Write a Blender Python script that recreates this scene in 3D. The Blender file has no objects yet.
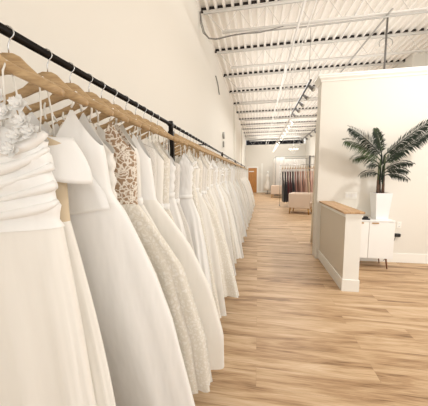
import bpy, bmesh, math, random
from mathutils import Vector, Matrix
PI = math.pi
S = bpy.context.scene
C = S.collection
random.seed(7)

# ------------------------------------------------------------------ camera
F, CX, CY, EYE = 245.0, 214.0, 203.0, 1.6
yv = Vector((44, 29, -F)).normalized()
xv = Vector((1373, -13, F)); xv = (xv - yv * xv.dot(yv)).normalized()
zv = xv.cross(yv)
cam = bpy.data.cameras.new('camera')
cam_o = bpy.data.objects.new('camera', cam); C.objects.link(cam_o)
cam.sensor_fit = 'HORIZONTAL'; cam.sensor_width = 36.0
cam.lens = 36.0 * F / 428.0
cam.clip_start = 0.05; cam.clip_end = 200
cam_o.matrix_world = Matrix(((xv.x, xv.y, xv.z, 0), (yv.x, yv.y, yv.z, 0), (zv.x, zv.y, zv.z, EYE), (0, 0, 0, 1)))
S.camera = cam_o

# ------------------------------------------------------------------ world, lights, exposure
S.view_settings.view_transform = 'Standard'
S.view_settings.look = 'None'
S.view_settings.exposure = 0.2
S.view_settings.gamma = 1.0
S.view_settings.use_curve_mapping = False
w = bpy.data.worlds.new('world'); S.world = w; w.use_nodes = True
w.node_tree.nodes['Background'].inputs[0].default_value = (1.0, 0.96, 0.90, 1)
w.node_tree.nodes['Background'].inputs[1].default_value = 1.0

def area(name, loc, target, sx, sy, power, col=(1, 0.95, 0.88)):
    l = bpy.data.lights.new(name, 'AREA'); l.shape = 'RECTANGLE'; l.size = sx; l.size_y = sy
    l.energy = power; l.color = col
    o = bpy.data.objects.new(name, l); C.objects.link(o); o.location = loc
    o.rotation_euler = (Vector(target) - Vector(loc)).to_track_quat('-Z', 'Y').to_euler()
    return o
area('shop_window_daylight', (2.0, -2.85, 1.9), (2.0, 5, 1.9), 6.0, 3.2, 50, (1, 1, 1))
area('side_window_daylight', (5.4, 1.0, 2.1), (0, 2.2, 1.4), 4.0, 2.6, 48, (1, 1, 1))
area('ceiling_spot_front', (3.3, 2.6, 3.9), (1.2, 3.6, .6), .3, .3, 62, (1, .99, .97))
area('added_uplight_front', (1.6, 2.5, 3.5), (1.6, 2.5, 9), 4.0, 5.5, 38, (1, 1, 1))  # unseen uplight added to brighten the front ceiling, no pendant hangs here
area('added_uplight_middle', (1.2, 10.0, 3.7), (1.2, 10.0, 9), 3.5, 9.0, 70, (1, 1, 1))  # another added uplight, lifts the ceiling over the middle
area('added_downlight_middle', (1.2, 9.5, 4.0), (1.2, 9.5, 0), 2.0, 7.0, 130, (1, 1, .99))  # overhead light added for the middle of the room, no panel there
area('added_downlight_back', (1.4, 17.6, 4.0), (1.4, 18.6, 0), 3.0, 6.0, 155, (1, .99, .97))  # added overhead light that brightens the back room, no fixture modelled
area('added_uplight_back', (1.4, 17.6, 3.7), (1.4, 17.6, 9), 3.5, 7.0, 75, (1, 1, 1))  # added uplight for the far ceiling, no fixture behind it

# ------------------------------------------------------------------ materials
def new_mat(name):
    m = bpy.data.materials.new(name); m.use_nodes = True
    nt = m.node_tree; return m, nt, nt.nodes, nt.links, nt.nodes['Principled BSDF']
def srgb(r, g, b):
    f = lambda c: (c / 255 / 12.92) if c / 255 <= 0.04045 else ((c / 255 + 0.055) / 1.055) ** 2.4
    return (f(r), f(g), f(b), 1)
def plain(name, col, rough=0.6, metal=0.0, bump=0.0, scale=40, var=0.0, emit=0):
    m, nt, N, L, b = new_mat(name)
    b.inputs['Base Color'].default_value = srgb(*col); b.inputs['Roughness'].default_value = rough
    b.inputs['Metallic'].default_value = metal
    if bump or var:
        tc = N.new('ShaderNodeTexCoord'); n = N.new('ShaderNodeTexNoise'); n.inputs['Scale'].default_value = scale
        n.inputs['Detail'].default_value = 4; L.new(tc.outputs['Object'], n.inputs['Vector'])
        if bump:
            bp = N.new('ShaderNodeBump'); bp.inputs['Strength'].default_value = bump; bp.inputs['Distance'].default_value = 0.01
            L.new(n.outputs['Fac'], bp.inputs['Height']); L.new(bp.outputs['Normal'], b.inputs['Normal'])
        if var:
            r = N.new('ShaderNodeValToRGB'); c = srgb(*col)
            r.color_ramp.elements[0].position = .3; r.color_ramp.elements[1].position = .7
            r.color_ramp.elements[0].color = tuple(x * (1 - var) for x in c[:3]) + (1,)
            r.color_ramp.elements[1].color = tuple(min(1, x * (1 + var)) for x in c[:3]) + (1,)
            L.new(n.outputs['Fac'], r.inputs['Fac']); L.new(r.outputs['Color'], b.inputs['Base Color'])
    if emit:
        b.inputs['Emission Color'].default_value = srgb(*col); b.inputs['Emission Strength'].default_value = emit
    return m

def floor_mat():
    m, nt, N, L, b = new_mat('oak_plank_floor')
    tc = N.new('ShaderNodeTexCoord')
    br = N.new('ShaderNodeTexBrick'); L.new(tc.outputs['Object'], br.inputs['Vector'])
    br.inputs['Color1'].default_value = (.25, .25, .25, 1); br.inputs['Color2'].default_value = (.8, .8, .8, 1)
    br.inputs['Mortar'].default_value = (0, 0, 0, 1); br.inputs['Scale'].default_value = 1
    br.inputs['Mortar Size'].default_value = .0009; br.inputs['Brick Width'].default_value = 1.5; br.inputs['Row Height'].default_value = .19
    br.offset = .37
    mp = N.new('ShaderNodeMapping'); mp.inputs['Scale'].default_value = (.5, 5.0, 1); L.new(tc.outputs['Object'], mp.inputs['Vector'])
    # shift the grain plank by plank
    ad = N.new('ShaderNodeVectorMath'); ad.operation = 'MULTIPLY_ADD'; ad.inputs[1].default_value = (7, 5, 0)
    L.new(br.outputs['Color'], ad.inputs[0]); L.new(mp.outputs['Vector'], ad.inputs[2])
    n1 = N.new('ShaderNodeTexNoise'); n1.inputs['Scale'].default_value = 1.5; n1.inputs['Detail'].default_value = 7; n1.inputs['Roughness'].default_value = .6
    n1.inputs['Distortion'].default_value = 1.0
    L.new(ad.outputs[0], n1.inputs['Vector'])
    mp2 = N.new('ShaderNodeMapping'); mp2.inputs['Scale'].default_value = (2.5, 55, 1); L.new(tc.outputs['Object'], mp2.inputs['Vector'])
    n2 = N.new('ShaderNodeTexNoise'); n2.inputs['Scale'].default_value = 2; n2.inputs['Detail'].default_value = 4; L.new(mp2.outputs['Vector'], n2.inputs['Vector'])
    mx = N.new('ShaderNodeMix'); mx.data_type = 'FLOAT'; mx.inputs[0].default_value = .3
    L.new(n1.outputs['Fac'], mx.inputs[2]); L.new(n2.outputs['Fac'], mx.inputs[3])
    mx2 = N.new('ShaderNodeMix'); mx2.data_type = 'FLOAT'; mx2.inputs[0].default_value = .07
    L.new(mx.outputs[0], mx2.inputs[2]); L.new(br.outputs['Color'], mx2.inputs[3])
    r = N.new('ShaderNodeValToRGB'); e = r.color_ramp.elements
    e[0].position = .38; e[0].color = srgb(128, 98, 68)
    e[1].position = .68; e[1].color = srgb(224, 200, 170)
    k = e.new(.45); k.color = srgb(174, 140, 104); k = e.new(.54); k.color = srgb(202, 171, 135)
    L.new(mx2.outputs[0], r.inputs['Fac'])
    mm = N.new('ShaderNodeMix'); mm.data_type = 'RGBA'; mm.inputs[7].default_value = srgb(165, 136, 106)
    L.new(br.outputs['Fac'], mm.inputs[0]); L.new(r.outputs['Color'], mm.inputs[6])
    L.new(mm.outputs[2], b.inputs['Base Color']); b.inputs['Roughness'].default_value = .42
    b.inputs['Specular IOR Level'].default_value = .35
    return m

def wood_mat(name, c0, c1, sx=2, sy=30, rough=.5):
    m, nt, N, L, b = new_mat(name)
    tc = N.new('ShaderNodeTexCoord'); mp = N.new('ShaderNodeMapping'); mp.inputs['Scale'].default_value = (sx, sy, sy)
    L.new(tc.outputs['Object'], mp.inputs['Vector'])
    n = N.new('ShaderNodeTexNoise'); n.inputs['Scale'].default_value = 1.6; n.inputs['Detail'].default_value = 5; n.inputs['Distortion'].default_value = .6
    L.new(mp.outputs['Vector'], n.inputs['Vector'])
    r = N.new('ShaderNodeValToRGB'); r.color_ramp.elements[0].position = .35; r.color_ramp.elements[1].position = .65
    r.color_ramp.elements[0].color = srgb(*c0); r.color_ramp.elements[1].color = srgb(*c1)
    L.new(n.outputs['Fac'], r.inputs['Fac']); L.new(r.outputs['Color'], b.inputs['Base Color']); b.inputs['Roughness'].default_value = rough
    return m

def cloth(name, col, kind='satin'):
    m, nt, N, L, b = new_mat(name)
    tc = N.new('ShaderNodeTexCoord')
    b.inputs['Base Color'].default_value = srgb(*col)
    b.inputs['Roughness'].default_value = .5 if kind == 'satin' else .75
    b.inputs['Sheen Weight'].default_value = .12; b.inputs['Sheen Roughness'].default_value = .5
    bp = N.new('ShaderNodeBump'); bp.inputs['Distance'].default_value = .006
    if kind == 'satin':
        n = N.new('ShaderNodeTexNoise'); n.inputs['Scale'].default_value = 5; n.inputs['Detail'].default_value = 2
        mp = N.new('ShaderNodeMapping'); mp.inputs['Scale'].default_value = (2.5, 2.5, .7)
        L.new(tc.outputs['Object'], mp.inputs['Vector']); L.new(mp.outputs['Vector'], n.inputs['Vector'])
        bp.inputs['Strength'].default_value = .5; bp.inputs['Distance'].default_value = .02
        L.new(n.outputs['Fac'], bp.inputs['Height'])
    else:
        sc = {'lace': 42, 'illusion': 44, 'beaded': 130, 'tulle': 18}[kind]
        v = N.new('ShaderNodeTexVoronoi'); v.feature = 'DISTANCE_TO_EDGE' if kind != 'beaded' else 'F1'; v.inputs['Scale'].default_value = sc
        n = N.new('ShaderNodeTexNoise'); n.inputs['Scale'].default_value = sc * .6; n.inputs['Detail'].default_value = 3
        mp = N.new('ShaderNodeMapping')
        if kind == 'tulle': mp.inputs['Scale'].default_value = (3, 3, .25)
        L.new(tc.outputs['Object'], mp.inputs['Vector']); L.new(mp.outputs['Vector'], n.inputs['Vector'])
        ad = N.new('ShaderNodeMix'); ad.data_type = 'VECTOR'; ad.inputs[0].default_value = .06 if kind != 'tulle' else .3
        L.new(mp.outputs['Vector'], ad.inputs[4]); L.new(n.outputs['Color'], ad.inputs[5]); L.new(ad.outputs[1], v.inputs['Vector'])
        r = N.new('ShaderNodeValToRGB')
        r.color_ramp.elements[0].position = .04; r.color_ramp.elements[1].position = .3 if kind != 'illusion' else .2
        L.new(v.outputs['Distance'], r.inputs['Fac'])
        base = srgb(*col)
        other = {'lace': (.88, .86, .81), 'illusion': (.42, .30, .2), 'beaded': (.8, .78, .74), 'tulle': (.93, .9, .86)}[kind]
        lo = tuple(base[i] * other[i] for i in range(3)) + (1,)
        if kind == 'illusion':
            r.color_ramp.elements[0].color = base; r.color_ramp.elements[1].color = lo
        else:
            r.color_ramp.elements[0].color = lo; r.color_ramp.elements[1].color = base
        L.new(r.outputs['Color'], b.inputs['Base Color'])
        bp.inputs['Strength'].default_value = .55 if kind != 'tulle' else .35
        L.new(v.outputs['Distance'], bp.inputs['Height'])
    L.new(bp.outputs['Normal'], b.inputs['Normal'])
    return m

M = {}
M['floor'] = floor_mat()
M['wall'] = plain('warm_white_wall_paint', (231, 226, 216), .85, bump=.03, scale=120)
M['trim'] = plain('white_trim_paint', (245, 243, 236), .5)
M['half'] = plain('beige_wall_paint', (222, 212, 196), .85, bump=.03, scale=120)
M['ceil'] = plain('white_painted_steel_deck', (243, 238, 230), .6)
M['steel'] = plain('white_painted_steel', (214, 210, 203), .55)
M['gap'] = plain('flute_shade_dark', (44, 36, 32), .8)  # dark brown stands in for shade inside the deck flutes
M['dark'] = plain('unlit_plenum_black', (22, 24, 32), .9)
M['grey'] = plain('grey_conduit', (165, 162, 156), .5, .3)
M['dgrey'] = plain('dark_grey_pipe', (110, 106, 102), .5, .2)
M['cap'] = wood_mat('oak_cap', (178, 140, 100), (206, 170, 130), 30, 2)
M['hanger'] = wood_mat('natural_wood_hanger', (172, 140, 100), (200, 170, 128), 6, 60, .45)
M['hanger_far'] = wood_mat('honey_wood_hanger', (196, 150, 106), (222, 180, 136), 6, 60, .45)
M['chrome'] = plain('chrome', (200, 200, 200), .2, 1)
M['black'] = plain('black_metal_tube', (28, 24, 22), .28, .6)
M['white'] = plain('white_lacquer', (244, 243, 240), .35)
M['pot'] = plain('white_ceramic', (242, 243, 243), .4)
M['soil'] = plain('dark_soil', (48, 38, 30), .95, bump=.6, scale=60)
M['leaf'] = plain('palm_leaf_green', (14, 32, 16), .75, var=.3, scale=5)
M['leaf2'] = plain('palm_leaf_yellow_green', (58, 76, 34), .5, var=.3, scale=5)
M['trunk'] = plain('palm_trunk', (92, 70, 54), .8, var=.35, scale=30)
M['stemg'] = plain('palm_stem_green', (92, 100, 66), .6, var=.2, scale=12)
M['gold'] = plain('brass', (190, 150, 90), .3, .9)
M['walnut'] = plain('walnut_leg', (120, 78, 48), .5)
M['blackp'] = plain('black_plastic', (22, 22, 24), .4)
M['door'] = wood_mat('honey_door_wood', (176, 118, 58), (196, 138, 76), 20, 3)
M['chair'] = plain('blush_linen', (218, 198, 180), .9, bump=.2, scale=200)
M['bulb'] = plain('lit_bulb', (255, 244, 226), .4, emit=2.5)
M['lens'] = plain('frosted_lens', (190, 184, 172), .3)
M['drape'] = plain('cream_drape', (232, 222, 204), .85)
M['wdrape'] = plain('white_drape', (224, 219, 212), .85)
IV = (244, 240, 230)
M['satin'] = cloth('ivory_satin', (238, 235, 228)); M['satin2'] = cloth('white_satin', (240, 239, 236))
M['lace'] = cloth('ivory_lace', (238, 234, 226), 'lace'); M['illusion'] = cloth('open_white_lace', (240, 232, 220), 'illusion')
M['tulle'] = cloth('ivory_tulle', (239, 235, 228), 'tulle'); M['beaded'] = cloth('beaded_ivory', (234, 230, 223), 'beaded')
M['lining'] = cloth('champagne_lining', (214, 196, 166)); M['strap'] = plain('white_ribbon', (244, 241, 234), .5)

# ------------------------------------------------------------------ helpers
def link(name, bm, mat, parent=None, smooth=False, auto=False):
    me = bpy.data.meshes.new(name); bm.normal_update(); bm.to_mesh(me); bm.free()
    mats = mat if isinstance(mat, (list, tuple)) else [mat]
    for x in mats: me.materials.append(x)
    if smooth:
        me.polygons.foreach_set('use_smooth', [True] * len(me.polygons))
    o = bpy.data.objects.new(name, me); C.objects.link(o)
    if parent: o.parent = parent
    return o
def box(bm, x0, x1, y0, y1, z0, z1, bev=0.0, mi=0):
    vs = [bm.verts.new((x, y, z)) for z in (z0, z1) for y in (y0, y1) for x in (x0, x1)]
    fs = [(0, 2, 3, 1), (4, 5, 7, 6), (0, 1, 5, 4), (2, 6, 7, 3), (0, 4, 6, 2), (1, 3, 7, 5)]
    F_ = [bm.faces.new([vs[i] for i in f]) for f in fs]
    for f in F_: f.material_index = mi
    if bev:
        es = list({e for f in F_ for e in f.edges})
        r = bmesh.ops.bevel(bm, geom=es, offset=bev, segments=2, profile=.5, affect='EDGES')
        for f in r['faces']: f.material_index = mi
    return vs
def tube(bm, pts, r, n=8, cap=True, mi=0):
    pts = [Vector(p) for p in pts]; rs = r if isinstance(r, (list, tuple)) else [r] * len(pts)
    rings = []; prev = None
    for i, p in enumerate(pts):
        d = (pts[min(i + 1, len(pts) - 1)] - pts[max(i - 1, 0)]).normalized()
        a = prev if prev is not None else (Vector((0, 0, 1)) if abs(d.z) < .9 else Vector((1, 0, 0)))
        u = (a - d * a.dot(d)).normalized(); prev = u; v = d.cross(u)
        rings.append([bm.verts.new(p + (u * math.cos(2 * PI * k / n) + v * math.sin(2 * PI * k / n)) * rs[i]) for k in range(n)])
    for a, b in zip(rings, rings[1:]):
        for k in range(n):
            f = bm.faces.new((a[k], a[(k + 1) % n], b[(k + 1) % n], b[k])); f.material_index = mi
    if cap:
        bm.faces.new(rings[0][::-1]).material_index = mi; bm.faces.new(rings[-1]).material_index = mi
def ball(bm, c, r, sub=2, sc=(1, 1, 1)):
    g = bmesh.ops.create_icosphere(bm, subdivisions=sub, radius=1)
    for v in g['verts']: v.co = Vector((c[0] + v.co.x * r * sc[0], c[1] + v.co.y * r * sc[1], c[2] + v.co.z * r * sc[2]))
def B(): return bmesh.new()
def struct(name, bm, m, parent=None, smooth=False):
    o = link(name, bm, m, parent, smooth)
    if parent is None: o['kind'] = 'structure'
    return o
def boxo(name, dims, m, parent=None, bev=0.0):
    bm = B(); box(bm, *dims, bev=bev); return link(name, bm, m, parent)
def sbox(name, *dims, m, bev=0.0):
    o = boxo(name, dims, m, None, bev); o['kind'] = 'structure'; return o
def tag(o, label, cat, group=None):
    o['label'] = label; o['category'] = cat
    if group: o['group'] = group
    return o
def thing(name, label, cat, loc=(0, 0, 0), rz=0.0, group=None):
    o = bpy.data.objects.new(name, None); C.objects.link(o); o.location = loc; o.rotation_euler = (0, 0, rz)
    o.empty_display_size = .1
    return tag(o, label, cat, group)
def dup(root, loc, rz=None, label=None, group=None):
    r = root.copy(); C.objects.link(r); r.location = loc
    if rz is not None: r.rotation_euler = (0, 0, rz)
    if label: r['label'] = label
    if group: r['group'] = group
    elif 'group' in r and group == '': del r['group']
    for ch in list(root.children):
        c = ch.copy(); C.objects.link(c); c.parent = r
        for g in ch.children:
            d = g.copy(); C.objects.link(d); d.parent = c
    return r

# ------------------------------------------------------------------ room shell
WL, WR, YF, YB, ZC = -1.07, 5.6, -3.0, 21.6, 4.55
DY = 4.753
sbox('floor', WL - .1, WR + .1, YF - .1, YB + .1, -.1, 0, m=M['floor'])
sbox('wall_left', WL - .12, WL, YF - .1, YB + .1, 0, ZC + .1, m=M['wall'])
sbox('wall_back', WL, 3.84, YB, YB + .12, 0, 4.06, m=M['wall'])
sbox('wall_back_recess', WL, 3.84, YB + 1.0, YB + 1.1, 3.6, ZC + .1, m=M['dark'])  # near-black sheet stands in for the unlit space past the wall
# shop front wall with a wide window opening behind the camera
bm = B(); box(bm, WL, -.9, YF - .12, YF, 0, ZC); box(bm, 5.0, WR, YF - .12, YF, 0, ZC)
box(bm, -.9, 5.0, YF - .12, YF, 0, .3); box(bm, -.9, 5.0, YF - .12, YF, 3.5, ZC)
struct('wall_front', bm, M['wall'])
bm = B()
for x in (-.9, 1.05, 3.0, 4.95): box(bm, x, x + .05, YF - .1, YF - .04, .3, 3.5)
box(bm, -.9, 5, YF - .1, YF - .04, .3, .35); box(bm, -.9, 5, YF - .1, YF - .04, 3.45, 3.5)
wf = struct('window_1', bm, M['black'])
bm = B(); box(bm, WR, WR + .12, YF, DY + .2, 0, .5); box(bm, WR, WR + .12, YF, DY + .2, 3.4, ZC)
box(bm, WR, WR + .12, YF, -1, .5, 3.4); box(bm, WR, WR + .12, 3, DY + .2, .5, 3.4)
struct('wall_right', bm, M['wall'])
# back room side wall with its return above the divider
sbox('wall_right_back', 3.84, WR, 7.4, YB + .1, 0, ZC + .05, m=M['wall'])
for k, (y, w_) in enumerate(((11.0, .5), (16.0, .6))):
    sbox('trim_%d' % (k + 1), WL, WL + .05, y, y + w_, 0, ZC - .05, m=M['wall'])

# divider wall
DX = 1.08
sbox('wall_divider', DX, WR, DY, DY + .26, 0, 3.22, m=M['wall'])
bm = B(); prof = [(0, 3.18), (.012, 3.18), (.02, 3.205), (.05, 3.235), (.05, 3.262), (.062, 3.262), (.062, 3.29), (0, 3.29)]
def sweep_profile(bm, path, prof):   # path of (x, y) points with an outward normal for each
    rings = [[bm.verts.new((x + nx * d, y + ny * d, z)) for d, z in prof] for x, y, nx, ny in path]
    for a, b in zip(rings, rings[1:]):
        for i in range(len(prof)):
            j = (i + 1) % len(prof); bm.faces.new((a[i], b[i], b[j], a[j]))
    bm.faces.new(rings[0]); bm.faces.new(rings[-1][::-1])
sweep_profile(bm, [(WR, DY, 0, -1), (DX, DY, -1, -1), (DX, DY + .26, -1, 1), (WR, DY + .26, 0, 1)], prof)
box(bm, DX, WR, DY, DY + .26, 3.221, 3.289)
struct('trim_divider_crown', bm, M['trim'])
sbox('baseboard_divider', 1.345, WR, DY - .016, DY, 0, .17, m=M['trim'], bev=.004)
sbox('baseboard_back', WL, 3.8, YB - .015, YB, 0, .14, m=M['trim'])
sbox('baseboard_left', WL, WL + .015, YF, YB, 0, .14, m=M['trim'])

# half wall
HX0, HX1, HY0 = 1.15, 1.34, 3.452
bm = B(); box(bm, HX0, HX1, HY0, DY, 0, 1.07)
hw = struct('wall_half', bm, M['half'])
bm = B(); box(bm, DX + .01, HX0, DY + .005, DY + .25, 0, 1.068)  # closes the joint beside the divider end
struct('trim_divider_end', bm, M['half'])
bm = B(); box(bm, HX0 - .004, HX1 + .004, HY0 - .006, HY0, 0, 1.06); box(bm, HX0 - .014, HX1 + .014, HY0 - .016, DY - .002, 1.02, 1.068, bev=.004)
struct('trim_half_wall_post', bm, M['trim'])
bm = B(); box(bm, HX0 - .038, HX1 + .03, HY0 - .036, DY - .001, 1.069, 1.096, bev=.006)
struct('trim_half_wall_cap', bm, M['cap'])
bm = B(); box(bm, HX0 - .016, HX0 + .002, HY0 - .016, DY + .28, 0, .165, bev=.003); box(bm, HX0 - .0155, HX1 + .016, HY0 - .0165, HY0 + .002, 0, .165, bev=.003); box(bm, HX1 - .002, HX1 + .0155, HY0 - .0155, DY - .02, 0, .164, bev=.003)
struct('baseboard_half', bm, M['trim'])

# back wall door
def make_door():
    o = sbox('door_1', -.82, -.1, YB - .045, YB - .002, 0, 2.12, m=M['door'])
    bm = B(); tube(bm, [(-.2, YB - .07, 1.0), (-.2, YB - .045, 1.0)], .02, 8); ball(bm, (-.2, YB - .09, 1.0), .03, 1); link('door_knob', bm, M['chrome'], o)
    bm = B(); box(bm, -.75, -.35, YB - .05, YB - .046, 1.78, 1.86); link('door_sign', bm, M['white'], o)
    bm = B(); box(bm, -.1, .04, YB - .05, YB - .001, 0, 2.24); box(bm, -.94, -.82, YB - .05, YB - .001, 0, 2.24); box(bm, -.82, -.1, YB - .05, YB - .001, 2.12, 2.24)
    link('door_frame', bm, M['trim'], o)
make_door()
sbox('trim_3', .28, .4, YB - .06, YB - .001, 0, 2.5, m=M['trim'])

# ceiling deck: trapezoid ribs running along the room
bm = B(); P = .15; x = WL - .02; sec = []
while x < WR + .1:
    sec += [(x, ZC), (x + .035, ZC + .0), (x + .05, ZC + .06), (x + .135, ZC + .06)]; x += P
rows = [[bm.verts.new((a, y, z)) for a, z in sec] for y in (YF - .1, YB + 1.1)]
for i in range(len(sec) - 1): bm.faces.new((rows[0][i], rows[0][i + 1], rows[1][i + 1], rows[1][i]))
top = [bm.verts.new((a, y, ZC + .1)) for y in (YF - .1, YB + 1.3) for a in (WL - .02, x)]
bm.faces.new((top[0], top[1], top[3], top[2]))
struct('ceiling', bm, M['ceil'])

# open web joists
jx0, jx1 = WL + .06, WR - .05
def joist_mesh(parent, x0, x1):
    D = .4
    bm = B()
    for s in (-1, 1): box(bm, x0, x1, s * .008, s * .045, -.012, -.006); box(bm, x0, x1, s * .008, s * .013, -.045, -.012)
    link('top_chord', bm, M['steel'], parent)
    bm = B()
    for s in (-1, 1): box(bm, x0 + .35, x1, s * .008, s * .04, -D, -D + .006); box(bm, x0 + .35, x1, s * .008, s * .013, -D, -D + .035)
    link('bottom_chord', bm, M['steel'], parent)
    bm = B(); x = x0 + .05; pts = [(x, 0, -.03)]; up = False; x += .33
    while x < x1: pts.append((x, 0, -.03 if up else -D + .02)); up = not up; x += .25
    tube(bm, pts, .008, 6); link('web', bm, M['steel'], parent)
    bm = B(); x = WL - .02  # dark blocks added in the flute hollows to imitate their shade
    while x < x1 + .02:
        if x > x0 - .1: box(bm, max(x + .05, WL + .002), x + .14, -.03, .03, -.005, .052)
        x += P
    box(bm, max(x0 - .05, WL + .003), x1, -.029, .029, -.0058, -.0045)  # thin strip joining the shade blocks
    link('flute_shade_blocks', bm, M['gap'], parent)
jn = ['first', 'second', 'third', 'fourth', 'fifth', 'sixth', 'seventh', 'eighth', 'ninth', 'tenth', 'eleventh', 'twelfth', 'thirteenth']
j0 = None
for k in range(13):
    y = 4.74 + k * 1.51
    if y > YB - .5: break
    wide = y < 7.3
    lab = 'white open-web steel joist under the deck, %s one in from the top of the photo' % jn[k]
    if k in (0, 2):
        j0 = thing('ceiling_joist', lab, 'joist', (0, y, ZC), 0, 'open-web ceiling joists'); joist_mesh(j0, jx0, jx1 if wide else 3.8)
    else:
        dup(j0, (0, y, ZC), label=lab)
# girder in front of the dark gap above the back wall
g = thing('truss_girder', 'white truss girder crossing the dark gap above the back wall', 'girder', (0, YB + .2, 0))
bm = B(); box(bm, WL - .05, 3.9, -.02, .02, 4.53, 4.549); link('top_chord', bm, M['steel'], g)
bm = B(); box(bm, WL + .5, 3.8, -.012, .012, 4.062, 4.08); link('bottom_chord', bm, M['steel'], g)
bm = B(); pts = []; x = WL + .3; up = 1
while x < 3.8: pts.append((x, 0, 4.5 if up else 4.075)); up = 1 - up; x += .3
tube(bm, pts, .009, 6); link('web', bm, M['steel'], g)

# ------------------------------------------------------------------ clothes rail
RX, RZ, RR = -.72, 2.018, .0135
rail = thing('clothes_rail', 'long black metal clothes rail along the left wall carrying the bridal gowns', 'clothes rail', (RX, 0, 0))
bm = B(); tube(bm, [(0, -.6, RZ), (0, 13.6, RZ)], RR, 16); link('rail_tube', bm, M['black'], rail, True)
for y in (-.4, 2.01, 5.0, 7.9, 10.7, 13.55):
    bm = B(); tube(bm, [(0, y - .035, RZ), (0, y + .035, RZ)], .021, 12); tube(bm, [(0, y, RZ + .026), (0, y, RZ - .06)], .02, 12)
    link('coupler', bm, M['black'], rail, True)
    bm = B(); box(bm, -.022, .022, y - .016, y + .016, .0, RZ - .055); link('post', bm, M['black'], rail)
    bm = B(); box(bm, -.25, .2, y - .03, y + .03, .001, .02); link('foot', bm, M['black'], rail)
for y in (3.43, 6.5, 9.3, 12.1):
    bm = B(); tube(bm, [(0, y - .035, RZ), (0, y + .035, RZ)], .019, 12); link('coupler', bm, M['black'], rail, True)
    bm = B(); tube(bm, [(0, y, RZ), (WL - RX, y, RZ)], .009, 8); link('wall_bracket', bm, M['black'], rail, True)

# ------------------------------------------------------------------ hangers
def hanger_proto(mat, name, label):
    t = thing(name, label, 'hanger')
    bm = B()
    # outline of a contoured hanger, x across, z up, extruded in y with a gentle forward bow
    up = [(-.215, -.108), (-.19, -.092), (-.15, -.074), (-.11, -.058), (-.075, -.040), (-.05, -.018), (-.03, .002), (-.012, .010)]
    lo = [(-.21, -.124), (-.185, -.116), (-.15, -.100), (-.11, -.083), (-.075, -.068), (-.05, -.056), (-.03, -.048), (-.012, -.044)]
    up = [(a, z * 1.12) for a, z in up]; lo = [(a, z * 1.12) for a, z in lo]
    up += [(-a, z) for a, z in reversed(up)]; lo += [(-a, z) for a, z in reversed(lo)]
    def yb(x): return -.022 * (x / .2) ** 2
    R0 = []
    for (a, za), (b_, zb) in zip(up, lo):
        th = .008 + .004 * abs(a) / .2
        R0.append([bm.verts.new((a, yb(a) - th, za - .003)), bm.verts.new((a, yb(a), za)), bm.verts.new((a, yb(a) + th, za - .003)),
                   bm.verts.new((b_, yb(b_) + th, zb + .003)), bm.verts.new((b_, yb(b_), zb)), bm.verts.new((b_, yb(b_) - th, zb + .003))])
    for a, b_ in zip(R0, R0[1:]):
        for i in range(6): bm.faces.new((a[i], a[(i + 1) % 6], b_[(i + 1) % 6], b_[i]))
    bm.faces.new(R0[0][::-1]); bm.faces.new(R0[-1])
    link('hanger_body', bm, mat, t, True)
    bm = B()
    hz = .068  # rail centre above hanger origin
    pts = [(0, 0, .005), (0, 0, .03), (.004, 0, .042)]
    for k in range(9):
        a = -PI * .35 + k * PI * 1.25 / 8
        pts.append((math.cos(a) * .0185, 0, hz + math.sin(a) * .0185))
    tube(bm, pts, .0021, 6); link('hook', bm, M['chrome'], t, True)
    return t
HZ = RZ - .068 - .002

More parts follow.
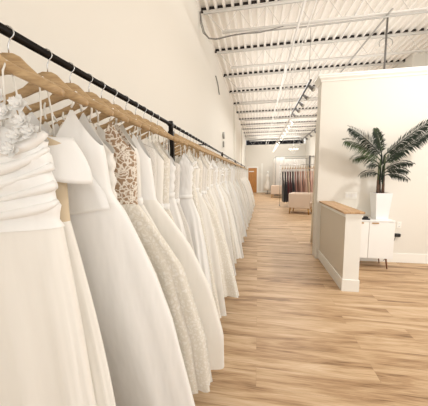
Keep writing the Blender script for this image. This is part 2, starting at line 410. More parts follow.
# ------------------------------------------------------------------ gowns
def interp(prof, z):
    p = sorted(prof, key=lambda q: -q[0])
    if z >= p[0][0]: return p[0][1]
    for (z0, a), (z1, b_) in zip(p, p[1:]):
        if z1 <= z <= z0:
            t = (z0 - z) / (z0 - z1); return a + (b_ - a) * t
    return p[-1][1]
def gown(label, y, style, right, left=None, dep=None, sweep=None, zt=1.79, zw=1.46, zh=.2, neck='v', mats=None,
         nu=72, nv=26, pleat=.3, npl=11, seed=0, group=None, x0=RX, rz=0.0, cat='bridal gown', name='bridal_gown', strapm='strap', hang=1.882, extra=None, twist=0):
    rnd = random.Random(seed * 13 + 5)
    g = thing(name, label, cat, (x0, y, 0), rz, group)
    bod, skm = mats
    left = left or right
    dep = dep or [(zt, .04), (zw, .04), (1.0, .05), (zh, .058)]
    sweep = sweep or [(zw, 0), (zh, .05)]
    ph = [rnd.uniform(0, 6.28) for _ in range(4)]
    SH = .33 if rz == 0 else 0.0
    def surf(zl, th, bodice):
        t = max(0, (zw - zl) / (zw - zh))
        c, s = math.cos(th), math.sin(th)
        wdt = interp(right, zl) if c > 0 else min(interp(left, zl), .325 if rz == 0 else 9)
        d = interp(dep, zl)
        A = pleat * min(1, t * 2.2) if not bodice else 0.0
        f = math.sin(npl * th + ph[0] + twist * t) * .6 + math.sin((npl * 2 + 3) * th + ph[1]) * .25 + math.sin(5 * th + ph[2] + 1.5 * t) * .35
        ww = wdt * (1 + .045 * A / .3 * f)
        dd = d * (1 + A * 1.0 * f)
        X = ww * (abs(c) ** .9) * (1 if c >= 0 else -1)
        Y = dd * (abs(s) ** .75) * (1 if s >= 0 else -1)
        Y += interp(sweep, zl) + .02 * min(1, 2 * t) * math.sin(9 * X + 1.5 * y) + X * SH * max(0, 1 - 1.3 * t)
        if bodice:
            k = (zl - zw) / (zt - zw)
            Y += -.014 * math.exp(-((k - .68) / .22) ** 2) * (1 if s < 0 else .3) * (1 - abs(c) * .5)
        return X, Y
    def lathe(z_of, rows, bodice, nm, mat, inner=False, off=0.0):
        bm = B(); R_ = []
        for j in range(rows):
            v = j / (rows - 1); ring = []
            for i in range(nu):
                th = 2 * PI * i / nu
                z = z_of(v, th); X, Y = surf(z, th, bodice)
                if off: X += off * math.cos(th); Y += off * math.sin(th)
                if bodice and style == 'ruched':
                    q = .006 * math.sin(z * 95 + X * 14 + math.sin(X * 20)); X += q * math.cos(th); Y += q * math.sin(th) * 1.5
                if not bodice and v > .98: z += .006 * math.sin(7 * th + ph[3])
                ring.append(bm.verts.new((X, Y, z)))
            R_.append(ring)
        for a, b_ in zip(R_, R_[1:]):
            for i in range(nu): bm.faces.new((a[i], b_[i], b_[(i + 1) % nu], a[(i + 1) % nu]))
        return link(nm, bm, mat, g, True)
    def ztop(th):
        c, s = abs(math.cos(th)), math.sin(th)
        pk = {'v': .62, 'round': .74, 'sweet': .5}[neck]
        arm = max(0, (c - pk) / (1 - pk)); mid_ = max(0, 1 - c / pk)
        if neck == 'v': return zt - (.17 if s < 0 else .12) * mid_ - .13 * arm ** .8
        if neck == 'sweet': return zt - .07 - .045 * mid_ ** 2 - .035 * arm
        return zt - .10 * (1 - (1 - mid_) ** 2.2) - .13 * arm ** .7
    nb = max(6, nv // 2)
    lathe(lambda v, th: ztop(th) * (1 - v) + (zw - .004) * v, nb, True, 'bodice', M[bod])
    lathe(lambda v, th: zw * (1 - v ** 1.15) + zh * v ** 1.15, nv, False, 'skirt', M[skm])
    # straps up to the hanger arms
    for s in (-1, 1):
        wr = interp(right if s > 0 else left, zt) * {'v': .62, 'round': .74, 'sweet': .5}[neck]
        Xs, Ys = wr, interp(sweep, zt)
        xh = min(.17, Xs + .006); yh = xh * SH * s
        hang = HZ + 1.12 * (-.05 - .42 * (xh - .09)) + .001
        bm = B()
        for q in (-1, 1):
            zt0 = (zt - (.075 if neck == 'sweet' else .004))
            p0 = Vector((s * Xs, Ys + s * Xs * SH + q * .026, zt0)); p1 = Vector((s * xh, yh - .006 + q * .013, hang - .03)); p2 = Vector((s * xh, yh - .006, hang))
            tube(bm, [p0, (p0 + p1) / 2 + Vector((s * .004, 0, 0)), p1, p2], .0026 if neck != 'v' else .004, 5)
        link('strap', bm, M[strapm], g, True)
    if extra: extra(g, surf, zt, zw, nu)
    return g
def dress_collar(g, surf, zt, zw, nu):
    bm = B(); R_ = []
    for j in range(11):
        v = j / 10; ring = []
        for i in range(nu):
            th = 2 * PI * i / nu; c, s = math.cos(th), math.sin(th)
            top = zt - .055 - .03 * abs(c) ** 2 + .012 * math.cos(c * 5)
            zc = top - (.115 + .03 * c) * v
            wd = .148 + .042 * math.sin(v * PI * .55) * (1 + .1 * math.sin(3 * th + 1))
            ring.append(bm.verts.new((wd * c, (.036 + .026 * v) * s + .33 * wd * c, zc)))
        R_.append(ring)
    for a, b_ in zip(R_, R_[1:]):
        for i in range(nu): bm.faces.new((a[i], b_[i], b_[(i + 1) % nu], a[(i + 1) % nu]))
    o = link('fold_over_collar', bm, M['satin2'], g, True)
    md = o.modifiers.new('thick', 'SOLIDIFY'); md.thickness = .003
def draped_panel(g, surf, zt, zw, nu):
    # a folded panel falling from the neckline to a point at the hip
    inner = [(-.10, 1.775), (-.075, 1.70), (-.075, 1.62), (-.07, 1.55), (-.06, 1.50), (-.03, 1.45)]
    outer = [(-.05, 1.79), (.02, 1.74), (.09, 1.68), (.14, 1.61), (.185, 1.545), (.20, 1.50)]
    bm = B(); rows = []
    for k in range(26):
        f = k / 25 * 5; i = min(4, int(f)); t = f - i
        a = Vector(inner[i]).lerp(Vector(inner[i + 1]), t); b_ = Vector(outer[i]).lerp(Vector(outer[i + 1]), t); row = []
        for m_ in range(9):
            u = m_ / 8; p = a.lerp(b_, u)
            row.append(bm.verts.new((p.x, .33 * p.x - .048 - .014 * math.sin(u * PI) - .010 * math.sin(u * 5 + k * .1), p.y - .02 * u * (k / 25) ** 4)))
        rows.append(row)
    for a, b_ in zip(rows, rows[1:]):
        for m_ in range(8): bm.faces.new((a[m_], b_[m_], b_[m_ + 1], a[m_ + 1]))
    o = link('draped_panel', bm, M['satin2'], g, True); md = o.modifiers.new('thick', 'SOLIDIFY'); md.thickness = .003
def flowers(g, surf, zt, zw, nu):
    rnd = random.Random(3)
    spots = [(-.10, 1.70), (-.055, 1.745), (0, 1.715), (.04, 1.76), (.075, 1.725), (.105, 1.755), (.125, 1.70), (.02, 1.66), (.14, 1.735), (-.02, 1.78), (.09, 1.79), (.06, 1.69), (.11, 1.665), (.135, 1.775), (-.08, 1.775), (.155, 1.71), (.03, 1.73), (-.13, 1.76)]
    for (fx, fz) in spots:
        bm = B(); cy = -.052 + .33 * fx
        nrm = Vector((fx * 2, -1, .25)).normalized(); u = nrm.cross(Vector((0, 0, 1))).normalized(); v = u.cross(nrm)
        c0 = Vector((fx, cy, fz)); a0 = rnd.uniform(0, 1)
        for layer in range(2):
            for k in range(5):
                a = a0 + 2 * PI * k / 5 + layer * .6; r = .023 - .008 * layer
                dr = u * math.cos(a) + v * math.sin(a); sd = u * -math.sin(a) + v * math.cos(a)
                P0 = c0 + nrm * (.002 + .006 * layer)
                q = [P0, P0 + dr * r * .5 + sd * r * .38 + nrm * .006, P0 + dr * r + sd * r * .22 + nrm * .015, P0 + dr * r * 1.05 + nrm * .011, P0 + dr * r - sd * r * .22 + nrm * .015, P0 + dr * r * .5 - sd * r * .38 + nrm * .006]
                bm.faces.new([bm.verts.new(p) for p in q])
        bmesh.ops.create_icosphere(bm, subdivisions=1, radius=.005, matrix=Matrix.Translation(c0 + nrm * .014))
        link('fabric_flower', bm, M['satin2'], g)
    # draped folds across the bodice
    for k in range(5):
        bm = B(); z0 = 1.685 - .043 * k
        pts = []; rs = []
        for i in range(15):
            th = PI + PI * i / 14 * 1.0
            X, Y = surf(z0, th, True); pts.append((X * 1.01, Y + .002, z0 - .075 + .10 * (i / 14) ** 1.3 + .008 * math.sin(i * .5 + k))); rs.append(.011 + .004 * math.sin(i * .7 + k * 1.7))
        tube(bm, pts, rs, 8); o = link('draped_fold', bm, M['satin2'], g, True)
def neck_drape(g, surf, zt, zw, nu):
    rq = random.Random(int(zt * 1e5))
    for k in range(rq.choice([1, 2, 3])):
        bm = B(); pts = []; rs = []; z0 = zt - .13 - .045 * k
        for i in range(13):
            th = PI + PI * i / 12
            X, Y = surf(z0, th, True); pts.append((X * 1.03, Y - .002, z0 - .035 * math.sin(PI * i / 12) + .008 * math.sin(i * 1.3 + k))); rs.append(.013 + .005 * math.sin(i * .9 + k * 2))
        tube(bm, pts, rs, 7); link('draped_fold', bm, M['satin2'], g, True)
def sash_and_drape(*a): sash(*a); neck_drape(*a)
def sash(g, surf, zt, zw, nu):
    bm = B(); R_ = []
    for z, e in ((zw + .02, .002), (zw + .018, .006), (zw, .008), (zw - .018, .006), (zw - .02, .002)):
        ring = []
        for i in range(nu):
            th = 2 * PI * i / nu; X, Y = surf(max(z, zw), th, True); ring.append(bm.verts.new((X + e * math.cos(th), Y + e * math.sin(th), z)))
        R_.append(ring)
    for a, b_ in zip(R_, R_[1:]):
        for i in range(nu): bm.faces.new((a[i], b_[i], b_[(i + 1) % nu], a[(i + 1) % nu]))
    link('sash', bm, M['satin2'], g, True)

hp = hanger_proto(M['hanger'], 'wooden_hanger', 'natural wooden hanger nearest the camera, holding the gown with fabric flowers')
hp.location = (RX, .55, HZ); hp.rotation_euler.z = .34
hcount = [0]
def hang(y, label, group=None, rz=.34, x=RX):
    return dup(hp, (x, y, HZ), rz, label, group)

near = [
 dict(y=.55, label='ivory satin gown with fabric flowers and draped bodice, nearest the camera', style='ruched', neck='sweet', mats=('satin2', 'satin'),
      right=[(1.79, .14), (1.54, .155), (.94, .21), (.2, .32)], left=[(1.79, .15), (1.54, .15), (.94, .26), (.2, .33)], zt=1.80, extra=flowers, pleat=.4, npl=9, hl=None,
      dep=[(1.8, .04), (1.46, .045), (.2, .05)]),
 dict(y=.645, label='satin gown with a wide fold-over collar above a champagne bodice', style='plain', neck='sweet', mats=('lining', 'satin'),
      right=[(1.8, .16), (1.7, .14), (1.6, .12), (1.46, .12), (.81, .225), (.2, .33)], zt=1.80, extra=dress_collar, pleat=.4, npl=7,
      dep=[(1.8, .03), (1.46, .032), (.2, .04)], hl='wooden hanger above the gown with the fold-over satin collar'),
 dict(y=.78, label='plain white V-neck crepe gown whose broad smooth skirt fills the foreground', style='plain', neck='v', mats=('satin2', 'satin2'),
      right=[(1.84, .13), (1.69, .163), (1.54, .175), (1.47, .215), (1.2, .305), (.97, .365), (.47, .44), (.2, .46)], zt=1.84, zw=1.50,
      sweep=[(1.5, 0), (.97, .12), (.47, .25), (.2, .31)], pleat=.22, npl=6, extra=draped_panel, dep=[(1.84, .035), (1.5, .04), (1.0, .07), (.2, .08)], hl='wooden hanger above the plain white V-neck crepe gown', zh=.16),
 dict(y=.885, label='white gown with a pleated ruched bodice, right of the plain V-neck gown', style='ruched', neck='v', mats=('satin', 'satin'),
      right=[(1.82, .12), (1.69, .14), (1.46, .135), (.97, .26), (.2, .36)], zt=1.82, zw=1.47,
      sweep=[(1.47, 0), (.97, .12), (.47, .25), (.2, .31)], dep=[(1.8, .03), (1.46, .03), (.2, .045)], pleat=.2, hl='wooden hanger above the ruched bodice gown'),
 dict(y=.993, label='lace gown with a see-through floral lace bodice and full lace skirt', style='plain', neck='v', mats=('illusion', 'lace'),
      right=[(1.84, .14), (1.69, .175), (1.47, .17), (1.3, .25), (1.12, .333), (.66, .43), (.2, .445)], zt=1.84, zw=1.47, zh=.3,
      sweep=[(1.47, 0), (1.12, .13), (.66, .27), (.2, .40)], dep=[(1.8, .03), (1.46, .03), (1.0, .06), (.2, .08)], pleat=.5, npl=14, hl='wooden hanger above the see-through lace bodice gown'),
 dict(y=1.08, label='sleek ivory satin gown with a tall smooth V bodice beside the lace gown', style='plain', neck='v', mats=('satin', 'satin'),
      right=[(1.88, .10), (1.69, .15), (1.47, .15), (.97, .32), (.2, .41)], zt=1.86, zw=1.47,
      sweep=[(1.47, 0), (1.12, .13), (.66, .27), (.2, .40)], dep=[(1.8, .03), (1.46, .03), (.2, .045)], pleat=.2, extra=sash, hl='wooden hanger above the sleek ivory satin gown'),
 dict(y=1.18, label='plain ivory gown with a wide smooth skirt reaching furthest into the aisle', style='plain', neck='round', mats=('satin2', 'satin'),
      right=[(1.82, .13), (1.69, .16), (1.47, .18), (1.2, .33), (.9, .44), (.58, .51), (.2, .50)], zt=1.82, zw=1.47, zh=.3,
      sweep=[(1.47, 0), (1.12, .12), (.66, .25), (.2, .38)], dep=[(1.8, .035), (1.46, .035), (1.0, .06), (.2, .075)], pleat=.22, npl=6, hl='wooden hanger above the plain ivory gown with the widest skirt'),
]
for i, d in enumerate(near):
    hl = d.pop('hl')
    gown(seed=i + 1, **d)
    if hl: hang(d['y'], hl)

ordn = ['first', 'second', 'third', 'fourth', 'fifth', 'sixth', 'seventh', 'eighth', 'ninth', 'tenth', 'eleventh', 'twelfth', 'thirteenth', 'fourteenth', 'fifteenth', 'sixteenth', 'seventeenth', 'eighteenth', 'nineteenth', 'twentieth', 'twenty-first', 'twenty-second', 'twenty-third', 'twenty-fourth']
desc = [('smooth ivory satin', 'plain', ('satin', 'satin')), ('floral lace', 'plain', ('lace', 'lace')), ('white draped satin', 'ruched', ('satin2', 'satin2')),
        ('soft tulle', 'plain', ('beaded', 'tulle')), ('beaded ivory', 'plain', ('beaded', 'beaded')), ('lace-topped satin', 'plain', ('lace', 'satin'))]
ys = []
y = 1.295
while y < 1.78: ys.append(y); y += .108
ys2 = []; y = 2.10
while y < 4.87: ys2.append(y); y += .128
ys3 = []; y = 5.13
while y < 13.4:
    if min(abs(y - 7.9), abs(y - 10.7)) > .09: ys3.append(y)
    y += .165
rnd = random.Random(11)
def mid(y, label, k, group=None, far=False, wide=None, order=None, zhem=None):
    dn, st, mt = desc[order if order is not None else rnd.randrange(6)]
    wh = wide if wide else rnd.uniform(.36, .45)
    zh = zhem or rnd.uniform(.12, .3); wz = rnd.uniform(1.38, 1.5); e = rnd.uniform(.5, .9)
    pr = [(1.86, .11), (1.7, .15), (wz, .13)] + [(wz - (wz - .1) * t, .13 + (wh - .13) * t ** e) for t in (.15, .3, .5, .75, 1)]
    sw = max(0, .36 - .12 * (y - 1.1) / .4) if y < 2 else .04
    gown(label, y, st, pr, zt=rnd.uniform(1.78, 1.86), zw=wz, zh=zh, neck=rnd.choice(['v', 'v', 'round', 'sweet']), mats=mt, nu=40 if far else 60, nv=14 if far else 20,
         sweep=[(wz, 0), (1.1, sw * .35), (.2, sw)], pleat=.5, npl=rnd.choice([8, 11, 14]), seed=k + 20, group=group, dep=[(1.8, .03), (wz, .03), (1.0, .036), (.2, .036)], hang=1.882,
         extra=None if far else rnd.choice([sash, neck_drape, sash_and_drape, sash, None]))
k = 0
for n, y in enumerate(ys):
    o = (3, 0, 1, 2, 4, 0, 5)[n % 7]
    mid(y, '%s bridal gown, %s past the widest-skirted gown, before the black rail post' % (desc[o][0], ordn[n]), k, order=o, zhem=.46 if n == 0 else None, wide=(.50, .38, .34, .32, .31, .31, .31)[n % 7])
    hang(y, 'wooden hanger over the %s gown past the widest-skirted gown' % ordn[n]); k += 1
for n, y in enumerate(ys2):
    o = (2, 1, 0, 1, 4, 3, 1, 0, 5, 4, 3, 2, 1, 0, 4, 3, 1, 5, 0, 2, 4, 3)[n % 22]
    wd = {0: .33, 1: .36, 2: .40, 3: .55, 4: .51, 5: .40, 6: .36, 7: .36, 8: .38, 12: .40, 13: .5, 14: .52}.get(n)
    mid(y, '%s bridal gown, %s beyond the black rail post' % (desc[o][0], ordn[n]), k, wide=wd, order=o)
    hang(y, 'wooden hanger over the %s gown beyond the black rail post' % ordn[n], rz=rnd.uniform(.15, .4)); k += 1
for n, y in enumerate(ys3):
    sp_ = 0 if y < 7.9 else 1 if y < 10.7 else 2
    where = ('between the second and third rail posts', 'between the third and fourth rail posts', 'on the last stretch of rail nearest the wooden door')[sp_]
    mid(y, 'pale bridal gown packed %s' % where, k, 'bridal gowns ' + where, True, wide=rnd.uniform(.42, .5) + min(.1, .02 * (y - 5)))
    hang(y, 'wooden hanger above the packed gowns %s' % where, 'hangers ' + where); k += 1

# ------------------------------------------------------------------ cabinet by the divider
cb = thing('sideboard_cabinet', 'low white cabinet on tapered legs behind the half wall', 'cabinet', (0, 0, 0))
cx0, cx1, cy0, cy1, cz0, cz1 = 1.40, 2.19, 4.335, 4.725, .185, .825
bm = B(); box(bm, cx0, cx1, cy0 + .018, cy1, cz0, cz1 - .022, bev=.004); link('carcass', bm, M['white'], cb)
bm = B(); box(bm, cx0 - .006, cx1 + .006, cy0 - .004, cy1, cz1 - .021, cz1, bev=.004); link('cabinet_top', bm, M['white'], cb)
for a, b_, h0, h1 in ((cx0 + .003, 1.805, 1.64, 1.72), (1.811, cx1 - .003, 1.845, 1.945)):
    bm = B(); box(bm, a, b_, cy0, cy0 + .0175, cz0 + .003, cz1 - .026, bev=.003); d = link('door', bm, M['white'], cb)
    bm = B(); box(bm, h0, h1, cy0 - .012, cy0 - .0002, cz1 - .052, cz1 - .034, bev=.002); link('handle', bm, M['gold'], d)
for x, y in ((cx0 + .08, cy0 + .06), (cx1 - .08, cy0 + .06), (cx0 + .08, cy1 - .06), (cx1 - .08, cy1 - .06)):
    s = 1 if x > 1.8 else -1
    bm = B(); tube(bm, [(x, y, cz0 - .001), (x + s * .025, y - .01, .001)], [.016, .009], 10); link('leg', bm, M['walnut'], cb, True)
# little black gadget
t = thing('card_reader', 'small black device lying on the white cabinet beside the planter', 'device', (1.765, 4.42, cz1 + .001))
bm = B()
vs = box(bm, -.075, .065, -.05, .05, 0, .022, bev=.006); link('device_base', bm, M['blackp'], t)
bm = B(); box(bm, -.05, .045, -.03, .04, .0225, .05, bev=.01); link('device_top', bm, M['blackp'], t)

# planter
pt = thing('planter', 'tall white square tapered planter on the white cabinet holding the palm', 'planter', (2.03, 4.52, cz1 + .001))
PH = .44
def frustum(bm, a0, a1, z0, z1, cap0=True, cap1=True):
    q = [[bm.verts.new((sx * a, sy * a, z)) for sx, sy in ((-1, -1), (1, -1), (1, 1), (-1, 1))] for a, z in ((a0, z0), (a1, z1))]
    for i in range(4): bm.faces.new((q[0][i], q[0][(i + 1) % 4], q[1][(i + 1) % 4], q[1][i]))
    if cap0: bm.faces.new(q[0][::-1])
    if cap1: bm.faces.new(q[1])
    return q
bm = B(); q0 = frustum(bm, .09, .122, 0, PH, cap1=False)
inr = [[bm.verts.new((sx * a, sy * a, z)) for sx, sy in ((-1, -1), (1, -1), (1, 1), (-1, 1))] for a, z in ((.108, PH), (.104, PH - .06))]
for i in range(4):
    j = (i + 1) % 4
    bm.faces.new((q0[1][i], q0[1][j], inr[0][j], inr[0][i])); bm.faces.new((inr[0][i], inr[0][j], inr[1][j], inr[1][i]))
bm.faces.new(inr[1])
link('planter_body', bm, M['pot'], pt)
bm = B(); box(bm, -.1025, .1025, -.1025, .1025, PH - .059, PH - .02); link('soil', bm, M['soil'], pt)

# palm
pb = Vector((2.02, 4.52, cz1 + PH - .018))
pm = thing('potted_palm', 'green palm with long arching fronds standing in the white planter', 'palm', pb)
trunks = [((-.035, .01), (-.05, .0, .52)), ((.03, -.01), (.03, -.01, .66)), ((.0, .04), (-.01, .03, .6))]
for (a, b_), tp in trunks:
    bm = B(); pts = []; rs = []
    for k in range(7):
        f = k / 6; pts.append((a + (tp[0] - a) * f, b_ + (tp[1] - b_) * f, tp[2] * f * .45)); rs.append(.024 - .009 * f + .002 * (k % 2))
    tube(bm, pts, rs, 10); link('trunk', bm, M['trunk'], pm, True)
    bm = B(); p0 = Vector(pts[-1]); tube(bm, [p0, p0 + (Vector(tp) - p0) * .5, Vector(tp)], [.014, .012, .008], 8); link('stem', bm, M['stemg'], pm, True)
# fronds: start, tip (world x, y, z) and sag; leaflets fold along the midrib
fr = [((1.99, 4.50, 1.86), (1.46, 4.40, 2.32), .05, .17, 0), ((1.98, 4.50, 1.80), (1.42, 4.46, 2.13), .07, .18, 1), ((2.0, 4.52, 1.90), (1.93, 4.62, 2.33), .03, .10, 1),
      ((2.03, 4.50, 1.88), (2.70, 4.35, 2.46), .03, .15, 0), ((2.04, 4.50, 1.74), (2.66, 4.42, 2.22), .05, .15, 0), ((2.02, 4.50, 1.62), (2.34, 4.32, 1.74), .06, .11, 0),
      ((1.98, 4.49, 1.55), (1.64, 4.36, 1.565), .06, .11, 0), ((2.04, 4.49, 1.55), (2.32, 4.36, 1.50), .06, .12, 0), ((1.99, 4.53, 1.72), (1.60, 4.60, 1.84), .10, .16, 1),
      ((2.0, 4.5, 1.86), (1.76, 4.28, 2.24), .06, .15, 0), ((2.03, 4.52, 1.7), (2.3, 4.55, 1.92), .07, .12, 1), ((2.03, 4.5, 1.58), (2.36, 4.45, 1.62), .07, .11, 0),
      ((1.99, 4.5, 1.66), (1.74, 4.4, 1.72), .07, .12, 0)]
rn = random.Random(5)
for a, tip, sag, ll, mt in fr:
    a = Vector(a) - pb; tip = Vector(tip) - pb
    bm = B(); n = max(14, int((tip - a).length / .0185)); base = a
    L0 = (tip - a).length
    def pos(f):
        p = a.lerp(tip, f); p = p.copy(); p.z += sag * 4 * f * (1 - f) * (1 if L0 > .35 else .8); return p
    pts = [pos(k / n) for k in range(n + 1)]
    # petiole from the stem
    root = Vector((a.x * .6, a.y * .6, a.z - .14))
    tube(bm, [root, root.lerp(pts[0], .5)] + pts[::3] , [.011, .010] + [.009 - .006 * k / len(pts[::3]) for k in range(len(pts[::3]))], 5)
    for k in range(3, n + 1):
        for s in (-1, 1):
            f = k / n; p = pts[k]; d = (pts[k] - pts[k - 1]).normalized()
            side = d.cross(Vector((0, -1, .35))).normalized() * s
            out = (side * .75 + d * .75 + Vector((0, -.25 * rn.random(), -.12 - .30 * rn.random()))).normalized()
            lw = ll * math.sin(PI * (.18 + .66 * f)) * rn.uniform(.85, 1.1)
            q1 = p + out * lw * .5; q2 = p + (out + Vector((0, 0, -.25))).normalized() * lw
            wv = d * .008 + Vector((0, -.002, .003))
            v = [bm.verts.new(x) for x in (p - wv * .5, q1 - wv, q2 + Vector((0, 0, -.02)), q1 + wv, p + wv * .5)]
            for vv in v:  # stay clear of the wall behind
                if vv.co.y + pb.y > DY - .03: vv.co.y = DY - .03 - pb.y
            bm.faces.new((v[0], v[1], v[3], v[4])); bm.faces.new((v[1], v[2], v[3]))
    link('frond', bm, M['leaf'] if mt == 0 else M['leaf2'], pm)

# switch plate and outlet on the divider
sp = thing('light_switch_plate', 'white four-gang light switch plate on the divider wall left of the planter', 'light switch', (1.65, DY - .001, 1.2))
bm = B(); box(bm, -.10, .10, -.007, 0, -.058, .058, bev=.003); link('cover_plate', bm, M['trim'], sp)
for k in range(4):
    bm = B(); x = -.069 + k * .046; box(bm, x - .016, x + .016, -.013, -.0072, -.033, .033, bev=.002); link('rocker', bm, M['white'], sp)
ol = thing('wall_outlet', 'white outlet plate on the divider wall right of the cabinet', 'outlet', (2.455, DY - .001, .68))
bm = B(); box(bm, -.036, .036, -.007, 0, -.058, .058, bev=.003); link('cover_plate', bm, M['trim'], ol)
for z in (.025, -.025):
    bm = B(); tube(bm, [(0, -.0075, z), (0, -.011, z)], .016, 12); s_ = link('socket', bm, M['white'], ol)
    bm = B(); box(bm, -.008, -.005, -.0125, -.0112, z - .006, z + .006); box(bm, .005, .008, -.0125, -.0112, z - .006, z + .006); link('slot', bm, M['blackp'], s_)
pl = thing('plug_adapter', 'black plug adapter on the divider wall just below the outlet', 'plug', (2.43, DY - .002, .50))
bm = B(); box(bm, -.045, .045, -.05, -.001, -.03, .03, bev=.012); link('adapter_body', bm, M['blackp'], pl)
bm = B(); tube(bm, [(-.03, -.03, -.025), (-.06, -.03, -.14), (-.12, -.03, -.3), (-.2, -.04, -.47)], .004, 6); link('cord', bm, M['blackp'], pl)

# ------------------------------------------------------------------ ceiling services
def pipe(name, label, cat, pts, r, mat):
    bm = B(); tube(bm, pts, r, 8); return tag(link(name, bm, mat, None, True), label, cat)
yj = 4.66
pipe('electrical_conduit', 'grey conduit drooping from the left wall and running along the nearest joist', 'conduit',
     [(-1.05, yj, 4.5), (-1.03, yj, 4.34), (-.98, yj, 4.16), (-.9, yj, 4.05), (-.78, yj, 4.02), (-.5, yj, 4.05), (-.1, yj, 4.07), (.7, yj, 4.06), (2.4, yj, 4.08), (4.5, yj, 4.08)], .013, M['grey'])
pipe('armored_cable', 'thin slack cable beside the conduit under the nearest joist', 'cable',
     [(-1.04, yj - .05, 4.48), (-1.04, yj - .05, 4.3), (-.99, yj - .05, 4.12), (-.88, yj - .05, 4.01), (-.7, yj - .05, 3.99), (-.4, yj - .05, 4.04), (0, yj - .05, 4.02), (.4, yj - .05, 4.08)], .006, M['dgrey'])
pipe('sprinkler_drop', 'dark vertical pipe dropping from the ceiling to just behind the divider top', 'pipe', [(2.38, 5.5, 4.54), (2.38, 5.5, 3.4)], .018, M['dgrey'])
pipe('diagonal_conduit', 'grey conduit running down the room under the ceiling right of the track lights', 'conduit', [(2.03, 4.55, 4.12), (2.03, 7.3, 4.12)], .016, M['grey'])
pipe('cable_loop', 'small loop of grey cable at the top of the vertical pipe', 'cable', [(2.38 + .12 * math.cos(a), 5.5, 4.05 + .10 * math.sin(a)) for a in [k * PI / 6 for k in range(-1, 8)]], .008, M['grey'])
pipe('sprinkler_main', 'long white sprinkler pipe running down the middle of the ceiling', 'pipe', [(.62, 3.2, 4.0), (.62, YB, 4.0)], .022, M['steel'])
for k, (px, pz) in enumerate(((.80, 4.06), (1.55, 4.2))):
    pipe('ceiling_conduit', ('thin white conduit right beside the sprinkler pipe', 'thin white conduit above the spot light track')[k], 'conduit', [(px, 3.2, pz), (px, YB, pz)], .012, M['steel'])

def make_track(x, y0, y1, z, n, label, mt, group):
    t = thing('track_light', label, 'track light', (x, y0, z), 0)
    L_ = y1 - y0
    bm = B(); box(bm, -.018, .018, 0, L_, -.012, .014); link('track', bm, M[mt], t)
    for f in (.06, .94):
        bm = B(); tube(bm, [(0, L_ * f, .014), (0, L_ * f, ZC - z)], .004, 6); link('suspension_rod', bm, M['dgrey'], t)
    for k in range(n):
        yy = L_ * (k + .35) / n
        bm = B(); tube(bm, [(0, yy, -.012), (0, yy, -.06)], .008, 6); tube(bm, [(.02, yy + .02, -.05), (.09, yy - .07, -.15)], [.03, .04], 12)
        h = link('spot_head', bm, M['dgrey' if mt == 'black' else 'steel'], t, True)
        bm = B(); tube(bm, [(.0905, yy - .0707, -.151), (.0935, yy - .0745, -.155)], .034, 12); link('lens', bm, M['bulb' if mt != 'black' else 'lens'], h)
make_track(1.03, 5.45, 8.5, 3.47, 5, 'black track of small spot heads hanging left of the divider top', 'black', 0)
make_track(1.06, 8.9, 13.8, 3.47, 6, 'white spot light track further back, in line with the black one', 'steel', 0)
make_track(1.06, 14.2, 20.5, 3.47, 7, 'white spot light track furthest back, ending before the back wall', 'steel', 0)
make_track(2.35, 10.0, 16.0, 3.45, 6, 'dark spot light track beyond the divider, above the coloured dresses', 'black', 0)

# fire alarm strobe on left wall
al = thing('fire_alarm', 'small grey fire alarm strobe with a box below on the left wall', 'fire alarm', (WL + .001, 7.6, 2.6))
bm = B(); tube(bm, [(0, 0, .18), (.05, 0, .18)], .1, 16); link('strobe', bm, M['grey'], al, True)
bm = B(); box(bm, 0, .045, -.05, .05, -.17, .0, bev=.006); link('pull_box', bm, M['grey'], al)
pipe('wall_conduit_stub', 'short dark conduit stub high on the left wall under the ceiling edge', 'conduit', [(WL + .02, 6.3, 4.02), (WL + .02, 6.6, 3.95), (WL + .02, 6.85, 3.75)], .014, M['grey'])

# ------------------------------------------------------------------ back room
def drape(name, label, x0, x1, y, z0, z1, mat, nf=8, amp=.04, ax='x', bell=0.0):
    bm = B(); n = nf * 8; rows = []
    for z_i in range(9):
        f = z_i / 8; z = z1 + (z0 - z1) * f; r = []
        for i in range(n + 1):
            u = i / n; a = x0 + (x1 - x0) * u; a = (x0 + x1) / 2 + (a - (x0 + x1) / 2) * (1 + bell * f ** 2)
            o = amp * math.sin(u * nf * 2 * PI) * (.7 + .5 * f) + .3 * amp * math.sin(u * 23 + 3 * f)
            r.append(bm.verts.new((a, y + o, z) if ax == 'x' else (y + o, a, z)))
        rows.append(r)
    for a, b_ in zip(rows, rows[1:]):
        for i in range(n): bm.faces.new((a[i], a[i + 1], b_[i + 1], b_[i]))
    o = link(name, bm, M[mat], None, True); md = o.modifiers.new('thick', 'SOLIDIFY'); md.thickness = .006
    return tag(o, label, 'curtain')
drape('cream_curtain', 'cream curtain hanging to the floor just behind the end of the divider', 5.12, 5.75, 1.25, .02, 2.9, 'drape', 4, .035, 'y', .35)
bm = B(); tube(bm, [(1.25, 5.02, 2.92), (1.25, 6.1, 2.92)], .012, 8); tag(link('curtain_rod', bm, M['steel'], None, True), 'white rod holding the cream curtain behind the divider', 'curtain rod')

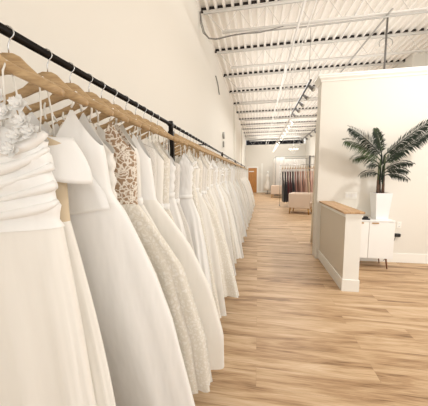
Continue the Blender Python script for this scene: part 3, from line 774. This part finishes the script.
# dress armchair
def armchair(loc, rz, label, group=None):
    t = thing('armchair', label, 'armchair', loc, rz, group)
    W, D, H = .76, .82, .82
    bm = B(); box(bm, -D / 2, D / 2 - .02, -W / 2 + .12, W / 2 - .12, .24, .36, bev=.02); link('seat_base', bm, M['chair'], t)
    bm = B(); box(bm, -D / 2 + .15, D / 2, -W / 2 + .125, W / 2 - .125, .345, .46, bev=.03); link('seat_cushion', bm, M['chair'], t, True)
    bm = B(); nx, nz = 16, 12; rows = []
    for j in range(nz + 1):
        r = []
        for i in range(nx + 1):
            yy = -W / 2 + .12 + (W - .24) * i / nx; zz = .36 + (H - .02 - .36) * j / nz
            dep = .025 * abs(math.sin(i / nx * PI * 4 + (j / nz * PI * 3))) * abs(math.sin(i / nx * PI * 4 - (j / nz * PI * 3)))
            r.append(bm.verts.new((-D / 2 + .12 + dep + .01, yy, zz)))
        rows.append(r)
    for a, b_ in zip(rows, rows[1:]):
        for i in range(nx): bm.faces.new((a[i], a[i + 1], b_[i + 1], b_[i]))
    box(bm, -D / 2, -D / 2 + .12, -W / 2 + .12, W / 2 - .12, .24, H, bev=.015); link('backrest', bm, M['chair'], t, False)
    for s in (-1, 1):
        bm = B(); a, b_ = sorted((s * W / 2, s * (W / 2 - .115))); box(bm, -D / 2, D / 2, a, b_, .24, H, bev=.025); link('arm', bm, M['chair'], t)
    for sx in (-1, 1):
        for s in (-1, 1):
            bm = B(); tube(bm, [(sx * (D / 2 - .07), s * (W / 2 - .07), .242), (sx * (D / 2 - .04), s * (W / 2 - .04), .001)], [.03, .018], 8); link('leg', bm, M['gold'], t, True)
    return t
ch = armchair((1.72, 10.35, 0), -.35, 'blush tufted armchair with wooden legs in front of the coloured dresses')
dup(ch, (1.33, 17.1, 0), -.2, 'blush armchair far back beside the white booth curtain')

# rack of coloured dresses
RY = 12.5
rk = thing('dress_rack', 'freestanding metal rack of dark and blush dresses in the back room', 'clothes rack', (0, RY, 0))
bm = B(); tube(bm, [(1.05, 0, RZ), (3.05, 0, RZ)], .013, 10); link('rail_tube', bm, M['chrome'], rk, True)
for x in (1.07, 3.03):
    bm = B(); tube(bm, [(x, 0, .04), (x, 0, RZ + .02)], .014, 8); link('post', bm, M['chrome'], rk, True)
    bm = B(); box(bm, x - .015, x + .015, -.3, .3, .01, .04); link('foot', bm, M['chrome'], rk)
cols = [('black', (26, 24, 26)), ('black', (34, 30, 32)), ('dark red', (96, 22, 30)), ('dark red', (78, 20, 28)), ('charcoal', (52, 46, 46)), ('dusty mauve', (168, 122, 112)), ('brown', (132, 92, 76)), ('dusty rose', (214, 170, 152)), ('taupe', (166, 126, 106)),
        ('blush', (232, 196, 176)), ('champagne', (212, 190, 160)), ('rose pink', (226, 182, 168)), ('blush', (236, 204, 186)), ('mauve', (204, 156, 144)), ('pale blush', (228, 200, 184))]
seen = {}
for i, (cn, c) in enumerate(cols):
    key = 'c_%d' % i; M[key] = cloth('dress_' + cn.replace(' ', '_'), c)
    x = 1.2 + i * .118
    pr = [(1.8, .12), (1.5, .12), (1.1, .2), (.2, .28)]
    prev = 'at the left end of the rack' if i == 0 else 'next right of the %s one' % cols[i - 1][0]
    gown('%s evening dress on the back room rack, %s in from the left end' % (cn, ordn[i]), RY, 'plain', pr, zt=1.8, zw=1.45, zh=.22 if i < 6 else .3, mats=(key, key), nu=28, nv=10, pleat=.4, npl=6, seed=i, x0=x, rz=-PI / 2,
         cat='dress', name='evening_dress', strapm=key, dep=[(1.8, .04), (1.45, .034), (.2, .036)])
    dup(hp, (x, RY, HZ), -PI / 2, 'wooden hanger on the back room rack, %s in from the left end' % ordn[i])

# curtained fitting booth
bt = thing('fitting_booth_frame', 'white metal frame of the curtained fitting booth behind the dress rack', 'frame', (0, 0, 0))
BX0, BX1, BY0, BY1, BZ = 1.2, 3.75, 17.9, 20.3, 2.78
for x, y in ((BX0, BY0), (BX1, BY0), (BX0, BY1), (BX1, BY1)):
    bm = B(); tube(bm, [(x, y, .002), (x, y, BZ)], .02, 8); link('post', bm, M['grey'], bt, True)
for a, b_ in (((BX0, BY0), (BX1, BY0)), ((BX0, BY1), (BX1, BY1)), ((BX0, BY0), (BX0, BY1)), ((BX1, BY0), (BX1, BY1))):
    bm = B(); tube(bm, [(a[0], a[1], BZ), (b_[0], b_[1], BZ)], .022, 8); link('beam', bm, M['grey'], bt, True)
drape('booth_curtain', 'gathered white curtain at the left front corner of the fitting booth', BX0 + .04, BX0 + .62, BY0, .05, BZ - .03, 'wdrape', 6, .05)
drape('booth_curtain', 'white curtain closing the left side of the fitting booth', BY0 + .1, BY1 - .1, BX0, .05, BZ - .03, 'wdrape', 10, .04, 'y')
drape('booth_curtain', 'white curtain across the back of the fitting booth', BX0 + .1, BX1 - .1, BY1 - .01, .05, BZ - .03, 'wdrape', 14, .04)
bm = B(); box(bm, 2.55, 2.63, 13.3, 13.36, 0.001, 2.5); tag(link('dark_post', bm, M['dgrey']), 'slim dark post standing at the right of the coloured dresses', 'post')

# chandelier
cd = thing('chandelier', 'small lit crystal chandelier hanging in front of the fitting booth', 'chandelier', (1.82, 13.6, 0))
bm = B(); tube(bm, [(0, 0, 3.0), (0, 0, ZC)], .006, 6); link('rod', bm, M['chrome'], cd)
bm = B(); tube(bm, [(0, 0, 2.98), (0, 0, 3.0)], .05, 12); tube(bm, [(.2 * math.cos(k * PI / 8), .2 * math.sin(k * PI / 8), 2.85) for k in range(17)], .01, 6, cap=False); link('ring', bm, M['chrome'], cd)
for k in range(8):
    a = k * PI / 4; bm = B(); ball(bm, (.2 * math.cos(a), .2 * math.sin(a), 2.87), .035, 2); link('bulb', bm, M['bulb'], cd, True)
bm = B()
for k in range(10):
    a = k * PI / 5
    for j in range(4): ball(bm, ((.16 - .035 * j) * math.cos(a), (.16 - .035 * j) * math.sin(a), 2.8 - .05 * j), .016, 1)
o = link('crystal_strands', bm, M['white'], cd, True); o['kind'] = 'stuff'

# mannequin wearing a pale gown near the back wall
mq = thing('dress_form', 'pale bridal dress form on a stand by the back wall', 'dress form', (.78, 20.2, 0))
bm = B(); tube(bm, [(0, 0, .3), (0, 0, .52), (0, 0, .9), (0, 0, 1.15), (0, 0, 1.3), (0, 0, 1.45), (0, 0, 1.52), (0, 0, 1.62)], [.3, .27, .2, .12, .15, .17, .07, .05], 20); link('gown_body', bm, M['tulle'], mq, True)
bm = B(); tube(bm, [(0, 0, .01), (0, 0, .32)], .02, 8); tube(bm, [(0, 0, .001), (0, 0, .03)], .2, 14); link('stand', bm, M['black'], mq)
bm = B(); ball(bm, (0, 0, 1.72), .09, 2, (.85, 1, 1.2)); link('head', bm, M['white'], mq, True)
# tall floor lamp / plant stand sliver near it
print('OBJECTS', len(bpy.data.objects))
